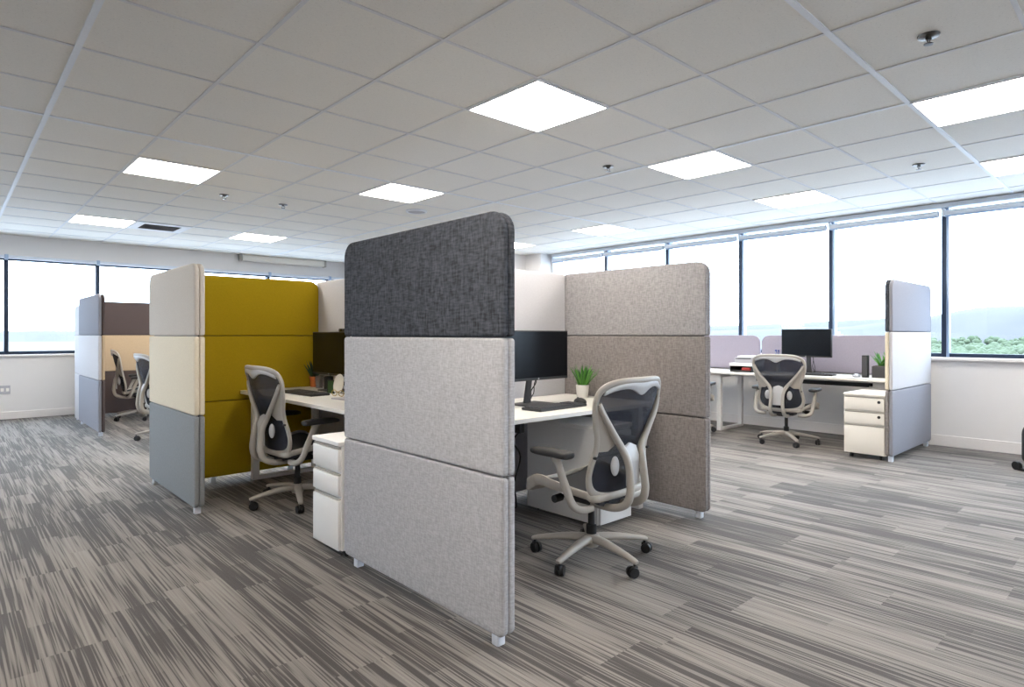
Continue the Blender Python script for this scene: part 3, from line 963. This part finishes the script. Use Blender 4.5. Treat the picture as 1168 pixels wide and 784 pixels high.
        ox, oy = cx - wy * .012, cy + wx * .012
        for s in (-1, 1):
            e = [(.0, .0), (.006, 0), (.006, 0), (.018, 0)]
            cyl(bm, (ox + wx * s * .005, oy + wy * s * .005, .027), (ox + wx * s * .021, oy + wy * s * .021, .027), .027, .024, n=18)
        box(bm, cx - .012, cx + .012, cy - .012, cy + .012, .032, .054, bev=.005)
        mesh_obj('caster', bm, M['black'], t, smooth=40)
    return t
D = math.radians
chair_build('grey mesh office chair at the front desk, seen from behind beside the taupe partition', (2.395, 2.0), D(92), D(118))
chair_build('grey mesh office chair at the left desk in front of the olive partition', (1.745, 4.015), D(2), D(178))
chair_build('pale grey mesh office chair at the right desk, backed to the camera', (6.42, 2.745), D(4), D(150))
chair_build('mesh office chair mostly hidden behind the taupe partition edge at the window desk', (6.34, 3.87), D(10), D(20))
chair_build('near one of two far left office chairs, half hidden by the cream partition', (1.77, 7.37), D(4), D(160))
chair_build('farther of two far left office chairs, against the tan and brown partition', (1.90, 9.40), D(-8), D(130))

# ------------------------------------------------------------------ monitors
def monitor(label, loc, ang, wdt=.54, hgt=.315, zb=.15, tilt=0.0, cable=True):
    """local: screen faces -y; base on z = 0 of loc"""
    t = thing('monitor', label, 'monitor', loc, ang, 'black desk monitors')
    bd = mesh_obj('housing', BX(-wdt / 2, wdt / 2, -.012, .022, zb, zb + hgt, bev=.004), M['black'], t)
    mesh_obj('screen', BX(-wdt / 2 + .007, wdt / 2 - .007, -.0135, -.011, zb + .017, zb + hgt - .007), M['screen'], t)
    bm = lathe(bmesh.new(), [(.0035, -.0006), (.0052, -.0006), (.0052, .0006), (.0035, .0006), (.0035, -.0006)], 20)
    for dx in (-.0012, .0012):
        tt = BX(-.0005, .0005, -.003, .003, -.0005, .0005)
        merge(bm, tt, Matrix.Translation((dx, 0, 0)) @ Matrix.Rotation(-.3, 4, 'Z'))
    bm.transform(Matrix.Translation((0, -.0133, zb + .009)) @ Matrix.Rotation(PI / 2, 4, 'X'))
    mesh_obj('round_logo', bm, M['tray'], t)
    mesh_obj('stand_neck', sweep(bmesh.new(), [(0, .085, .008, .035, .010), (0, .080, .08, .026, .010), (0, .055, zb + .06, .026, .010), (0, .03, zb + .12, .03, .012)], hint=(0, 1, 0), sub=5), M['dark'], t, smooth=50)
    mesh_obj('stand_foot', BX(-.115, .115, -.05, .13, 0, .010, bev=.005, seg=3), M['dark'], t, smooth=40)
    if cable:
        bm = tube(bmesh.new(), [(.04, .045, zb + .05), (.055, .06, zb - .02), (.035, .085, .08), (.05, .10, .03), (.02, .14, .006)], .0035)
        tube(bm, [(.06, .045, zb + .05), (.05, .07, zb - .03), (.062, .09, .06), (.04, .13, .006)], .003)
        mesh_obj('cables', bm, M['black'], t, smooth=60)
    return t
monitor('black monitor on the front desk behind the charcoal partition edge', (2.68, 2.67, DZ + .001), D(2), .555, .305, .155)
monitor('black monitor on the left desk, partly hidden by the charcoal partition', (2.17, 4.40, DZ + .001), -A90, .56, .33, .125)
monitor('black monitor on the right desk against the lavender screen', (7.0, 2.775, DZ + .001), -A90, .535, .31, .185)

# ------------------------------------------------------------------ keyboards and mice
def keyboard(label, loc, ang, wdt=.42, dep=.135):
    t = thing('keyboard', label, 'keyboard', loc, ang, 'keyboards')
    bm = BX(-wdt / 2, wdt / 2, -dep / 2, dep / 2, 0, .016, bev=.005)
    mesh_obj('case', bm, M['black'], t)
    bm = bmesh.new()
    nx, ny = 18, 5
    for i in range(nx):
        for j in range(ny):
            if i in (13,): continue
            x = -wdt / 2 + .012 + (i + .5) * (wdt - .024) / nx; y = -dep / 2 + .012 + (j + .5) * (dep - .024) / ny
            if j == 0 and 3 <= i <= 8 and i != 3: continue
            hx = (wdt - .024) / nx / 2 - .0012
            if j == 0 and i == 3:
                box(bm, x - hx, x + hx + 5 * (wdt - .024) / nx, y - .009, y + .009, .015, .021); continue
            box(bm, x - hx, x + hx, y - .009, y + .009, .015, .021)
    box(bm, -wdt / 2 + .011, wdt / 2 - .011, -dep / 2 + .011, dep / 2 - .011, .014, .0166)
    mesh_obj('keys', bm, M['dark'], t)
    return t
keyboard('black keyboard on the front desk before the monitor', (2.66, 2.50, DZ), D(2), .42, .15)
keyboard('flat black keyboard on the left desk near the olive partition', (1.94, 4.33, DZ), D(-86), .44, .15)
keyboard('pale thin keyboard on the right desk below its monitor', (6.83, 2.62, DZ), D(-90), .40, .12)
def mouse(label, loc, ang, mt='black'):
    t = thing('computer_mouse', label, 'mouse', loc, ang)
    bm = bmesh.new(); bmesh.ops.create_uvsphere(bm, u_segments=20, v_segments=12, radius=1)
    for v in bm.verts:
        v.co.z = max(v.co.z, -.35)
    bm.transform(Matrix.Translation((0, 0, .0095)) @ Matrix.Diagonal((.034, .058, .027, 1)))
    mesh_obj('shell', bm, M[mt], t, smooth=60)
    mesh_obj('scroll_wheel', cyl(bmesh.new(), (-.004, .030, .031), (.004, .030, .031), .006), M['dark'], t, smooth=40)
mouse('black mouse right of the front desk keyboard', (2.955, 2.56, DZ), D(-20))

# ------------------------------------------------------------------ plants
def blade(bm, base, az, lean, length, wid, curl=.6, segs=7):
    b = Vector(base); rows = []
    d = Vector((math.cos(az), math.sin(az), 0)); sd = Vector((-d.y, d.x, 0))
    p = b.copy(); ang = lean
    for k in range(segs + 1):
        u = k / segs
        wv = wid * (math.sin(PI * min(1, .25 + .75 * u)) ** .8) * .5 if u < 1 else .0004
        nrm = (d * math.cos(ang) - Vector((0, 0, 1)) * math.sin(ang))
        rows.append([p - sd * wv + nrm * -.0, p + nrm * .18 * wv, p + sd * wv])
        p = p + (d * math.sin(ang) + Vector((0, 0, 1)) * math.cos(ang)) * (length / segs)
        ang += curl * lean / segs
    V = [[bm.verts.new(q) for q in r] for r in rows]
    W = [[bm.verts.new(q + d * .0016) for q in r] for r in rows]
    for i in range(segs):
        for j in range(2):
            bm.faces.new((V[i][j], V[i][j + 1], V[i + 1][j + 1], V[i + 1][j]))
            bm.faces.new((W[i][j], W[i + 1][j], W[i + 1][j + 1], W[i][j + 1]))
        for j in (0, 2): bm.faces.new((V[i][j], V[i + 1][j], W[i + 1][j], W[i][j]))
def plant(label, loc, pot, n, length, wid, lean, pot_mat, leaf_mat, seed, square=False, pot_h=.085):
    t = thing('potted_plant', label, 'plant', loc)
    rnd = random.Random(seed)
    if square:
        L, Wd = pot
        bm = pad_bm(-L / 2, L / 2, -Wd / 2, Wd / 2, 0, pot_h, [.01] * 4, .003)
        bm.transform(Matrix(((1, 0, 0, 0), (0, 0, 1, 0), (0, 1, 0, 0), (0, 0, 0, 1))))
        mesh_obj('pot', bm, M[pot_mat], t)
        mesh_obj('soil', BX(-L / 2 + .01, L / 2 - .01, -Wd / 2 + .01, Wd / 2 - .01, pot_h - .004, pot_h + .004), M['soil'], t)
    else:
        r0, r1 = pot
        mesh_obj('pot', lathe(bmesh.new(), [(0, 0), (r0, 0), (r0 + .003, .004), (r1, pot_h - .012), (r1 + (.004 if pot_mat == 'terracotta' else 0), pot_h - .012), (r1 + (.005 if pot_mat == 'terracotta' else .0006), pot_h), (r1 - .005, pot_h), (r1 - .007, pot_h - .02), (0, pot_h - .02)], 28), M[pot_mat], t, smooth=35)
        mesh_obj('soil', lathe(bmesh.new(), [(0, pot_h - .014), (r1 - .006, pot_h - .016), (r1 - .007, pot_h - .021), (0, pot_h - .021)]), M['soil'], t)
    for k in range(n):
        bm = bmesh.new()
        a = rnd.uniform(0, 2 * PI); q = rnd.uniform(.1, .75)
        if square: bpos = (rnd.uniform(-.35, .35) * pot[0], rnd.uniform(-.3, .3) * pot[1], pot_h)
        else: bpos = (pot[1] * q * math.cos(a) * .8, pot[1] * q * math.sin(a) * .8, pot_h - .016)
        blade(bm, bpos, a, lean * (.25 + q) * rnd.uniform(.6, 1.3), length * rnd.uniform(.7, 1.05), wid * rnd.uniform(.8, 1.1))
        mesh_obj('leaf', bm, M[leaf_mat if k % 3 else leaf_mat + '2'], t, smooth=60)
    return t
plant('bright green spiky plant in a white pot on the front desk', (3.245, 2.79, DZ), (.036, .045), 46, .165, .017, .55, 'ceramic', 'leaf', 3, pot_h=.088)
plant('small dark green plant in a terracotta pot on the left desk', (2.265, 4.875, DZ), (.030, .039), 15, .16, .026, .7, 'terracotta', 'leaf_dark', 9, pot_h=.086)
plant('green leafy plant in a dark grey trough pot on the right desk', (6.93, 1.975, DZ), (.11, .22), 26, .16, .026, .9, 'dark', 'leaf', 5, square=True, pot_h=.115)

# ------------------------------------------------------------------ small things on the desks
# left desk
t = thing('pen_cup', 'black mesh pen cup beside the terracotta pot on the left desk', 'pen cup', (2.265, 4.62, DZ))
mesh_obj('cup', lathe(bmesh.new(), [(0, 0), (.036, 0), (.037, .10), (.034, .10), (.033, .004), (0, .004)]), M['black'], t, smooth=40)
t2 = thing('pencil', 'dark pencil standing in the black cup on the left desk', 'pencil', (2.265, 4.615, DZ + .005))
mesh_obj('shaft', cyl(bmesh.new(), (0, 0, 0), (.012, -.012, .13), .004, n=6), M['leaf_dark'], t2)
mesh_obj('tip', cyl(bmesh.new(), (.012, -.012, .13), (.0132, -.0132, .143), .004, .0006, n=6), M['gold'], t2)
t = thing('drinking_glass', 'clear plastic tumbler by the terracotta pot on the left desk', 'glass', (2.245, 4.745, DZ))
mesh_obj('tumbler', lathe(bmesh.new(), [(0, 0), (.026, 0), (.033, .10), (.031, .10), (.024, .005), (0, .005)]), M['smoke'], t, smooth=40)
t = thing('photo_frame', 'small dark framed card leaning on the left desk under the monitor', 'card', (2.10, 4.255, DZ), -A90)
mesh_obj('frame', box(box(BX(-.055, -.047, 0, .008, 0, .10), .047, .055, 0, .008, 0, .10), -.055, .055, 0, .008, .092, .10), M['black'], t)
mesh_obj('card', BX(-.048, .048, .002, .006, .0, .093), M['leaf_dark'], t)
t = thing('plate', 'round white plate standing on edge behind the glasses on the left desk', 'plate', (2.10, 4.11, DZ), -A90)
bm = lathe(bmesh.new(), [(0, 0), (.05, .0), (.075, .008), (.074, .011), (.05, .004), (0, .004)], 32)
bm.transform(Matrix.Translation((0, 0, .075)) @ Matrix.Rotation(math.radians(80), 4, 'X'))
mesh_obj('dish', bm, M['ceramic'], t, smooth=40)
t = thing('eyeglasses', 'brass framed eyeglasses lying on the left desk', 'glasses', (2.03, 4.00, DZ), D(-75))
bm = bmesh.new()
for s in (-1, 1):
    tube(bm, [(s * .035 + .026 * math.cos(a), 0, .024 + .021 * math.sin(a)) for a in [2 * PI * k / 10 for k in range(10)]], .0022, sub=2, closed=True)
tube(bm, [(-.010, 0, .030), (0, 0, .034), (.010, 0, .030)], .002)
mesh_obj('rims', bm, M['gold'], t, smooth=60)
for s in (-1, 1): mesh_obj('temple', tube(bmesh.new(), [(s * .061, 0, .03), (s * .062, .06, .022), (s * .058, .12, .003)], .002), M['black'], t, smooth=60)
t = thing('desk_camera', 'black webcam on top of the left desk monitor', 'webcam', (2.17, 4.185, DZ + .001 + .455), -A90)
mesh_obj('body', BX(-.045, .045, -.02, .012, 0, .026, bev=.008), M['black'], t)
mesh_obj('lens', cyl(bmesh.new(), (0, -.024, .013), (0, -.019, .013), .008), M['screen'], t)
t = thing('notebook', 'pale grey notebook lying by the keyboard on the left desk', 'notebook', (1.99, 3.78, DZ), D(-80))
mesh_obj('cover', BX(-.10, .10, -.06, .06, 0, .010, bev=.002), M['tray'], t)
mesh_obj('pages', BX(-.098, .1005, -.058, .0605, .0015, .0085), M['paper'], t)

# right desk: paper trays, pens, speaker, mouse
t = thing('paper_tray', 'black open fronted paper tray on the right desk by the screen gap', 'paper tray', (6.93, 3.42, DZ), -A90)
bm = BX(-.13, .13, -.16, .16, 0, .007)
box(bm, -.13, -.124, -.16, .16, 0, .07); box(bm, .124, .13, -.16, .16, 0, .07); box(bm, -.13, .13, .154, .16, 0, .07)
mesh_obj('shell', bm, M['black'], t)
mesh_obj('front_lip', BX(-.124, .124, -.16, -.155, .005, .02), M['dark'], t)
t = thing('red_stapler', 'red stapler inside the black paper tray on the right desk', 'stapler', (6.81, 3.37, DZ + .0085), -A90)
mesh_obj('body', BX(-.055, .055, -.018, .018, .008, .045, bev=.012), M['red'], t, smooth=40)
mesh_obj('base', BX(-.06, .06, -.02, .02, 0, .008), M['black'], t)
t = thing('paper_stack', 'thick white paper ream on top of the black tray on the right desk', 'paper', (6.92, 3.40, DZ + .0705), -A90)
mesh_obj('sheets', BX(-.15, .12, -.17, .15, 0, .034, bev=.004), M['paper'], t)
t = thing('grey_box', 'pale grey box with a dark slot topping the paper stack on the right desk', 'box', (6.94, 3.39, DZ + .105), -A90)
mesh_obj('carton', BX(-.12, .12, -.14, .13, 0, .062, bev=.004), M['tray'], t)
mesh_obj('slot', BX(-.11, .08, -.142, -.12, .046, .056), M['black'], t)
mesh_obj('lid', BX(-.09, .14, -.13, .13, .0622, .082, bev=.004), M['paper'], t)
t = thing('pen_cup', 'grey pen cup with blue pens behind the right office chair', 'pen cup', (7.18, 3.18, DZ))
mesh_obj('cup', lathe(bmesh.new(), [(0, 0), (.036, 0), (.037, .16), (.034, .16), (.033, .004), (0, .004)]), M['tray'], t, smooth=40)
for k, (dx, dy) in enumerate(((.008, .012), (-.008, 0), (.0, -.012))):
    p = thing('blue_pen', ('blue pen at the left in the right desk cup', 'blue pen in the middle of the right desk cup', 'blue pen at the right in the right desk cup')[k], 'pen', (7.18 + dx, 3.18 + dy, DZ + .006), 0, 'blue pens in the right desk cup')
    mesh_obj('barrel', cyl(bmesh.new(), (0, 0, 0), (dx * .8, dy * .8, .25), .008, n=10), M['blue'], p, smooth=40)
    mesh_obj('clip', BX(-.008 + dx * .7, -.006 + dx * .7, dy * .7 - .002, dy * .7 + .002, .19, .23), M['tray'], p)
t = thing('desk_speaker', 'narrow black speaker on the right desk beside the trough plant', 'speaker', (6.86, 2.135, DZ), -A90)
mesh_obj('cabinet', BX(-.026, .026, -.03, .03, 0, .225, bev=.005), M['black'], t)
mesh_obj('grille', BX(-.021, .021, -.033, -.029, .02, .215), M['dark'], t)
mouse('small pale mouse on the right desk beside the speaker', (6.86, 2.22, DZ), D(-90), 'tray')
t = thing('paper_sheet', 'white papers lying right of the keyboard on the right desk', 'paper', (6.86, 2.36, DZ), D(-95))
mesh_obj('sheet', BX(-.10, .10, -.07, .07, 0, .003), M['paper'], t)

# cables under the front desk
t = thing('power_cable', 'black cable hanging under the front desk beside the charcoal partition', 'cable', (0, 0, 0))
mesh_obj('cord', tube(bmesh.new(), [(2.62, 2.77, DZ - .17), (2.60, 2.80, .46), (2.66, 2.80, .36), (2.63, 2.82, .20), (2.68, 2.86, .06), (2.70, 2.9, .006), (2.6, 2.98, .006)], .005), M['black'], t, smooth=60)
mesh_obj('power_brick', BX(2.60, 2.64, 2.74, 2.80, DZ - .175, DZ - .112, bev=.006), M['black'], t)

# black bag at the right edge
t = thing('trolley_bag', 'black wheeled bag on the carpet cut off at the right edge', 'bag', (6.65, .712, 0), D(-38))
bm = pad_bm(-.16, .16, .06, .40, -.09, .09, [.05, .05, .10, .10], .03)
mesh_obj('body', bm, M['softblack'], t, smooth=40)
mesh_obj('pocket', pad_bm(-.12, .12, .09, .26, -.115, -.085, [.03] * 4, .012), M['dark'], t, smooth=40)
mesh_obj('handle_frame', tube(bmesh.new(), [(-.19, -.11, .012), (-.185, -.09, .12), (-.15, -.04, .30), (-.11, 0, .46), (0, .0, .50), (.11, 0, .46), (.15, -.04, .30), (.185, -.09, .12), (.19, -.11, .012)], .009), M['black'], t, smooth=60)
mesh_obj('base_plate', BX(-.20, .20, -.14, .10, .0, .022, bev=.006), M['black'], t)
for s in (-1, 1): mesh_obj('wheel', cyl(bmesh.new(), (s * .17, .09, .035), (s * .20, .09, .035), .035, n=20), M['black'], t, smooth=40)
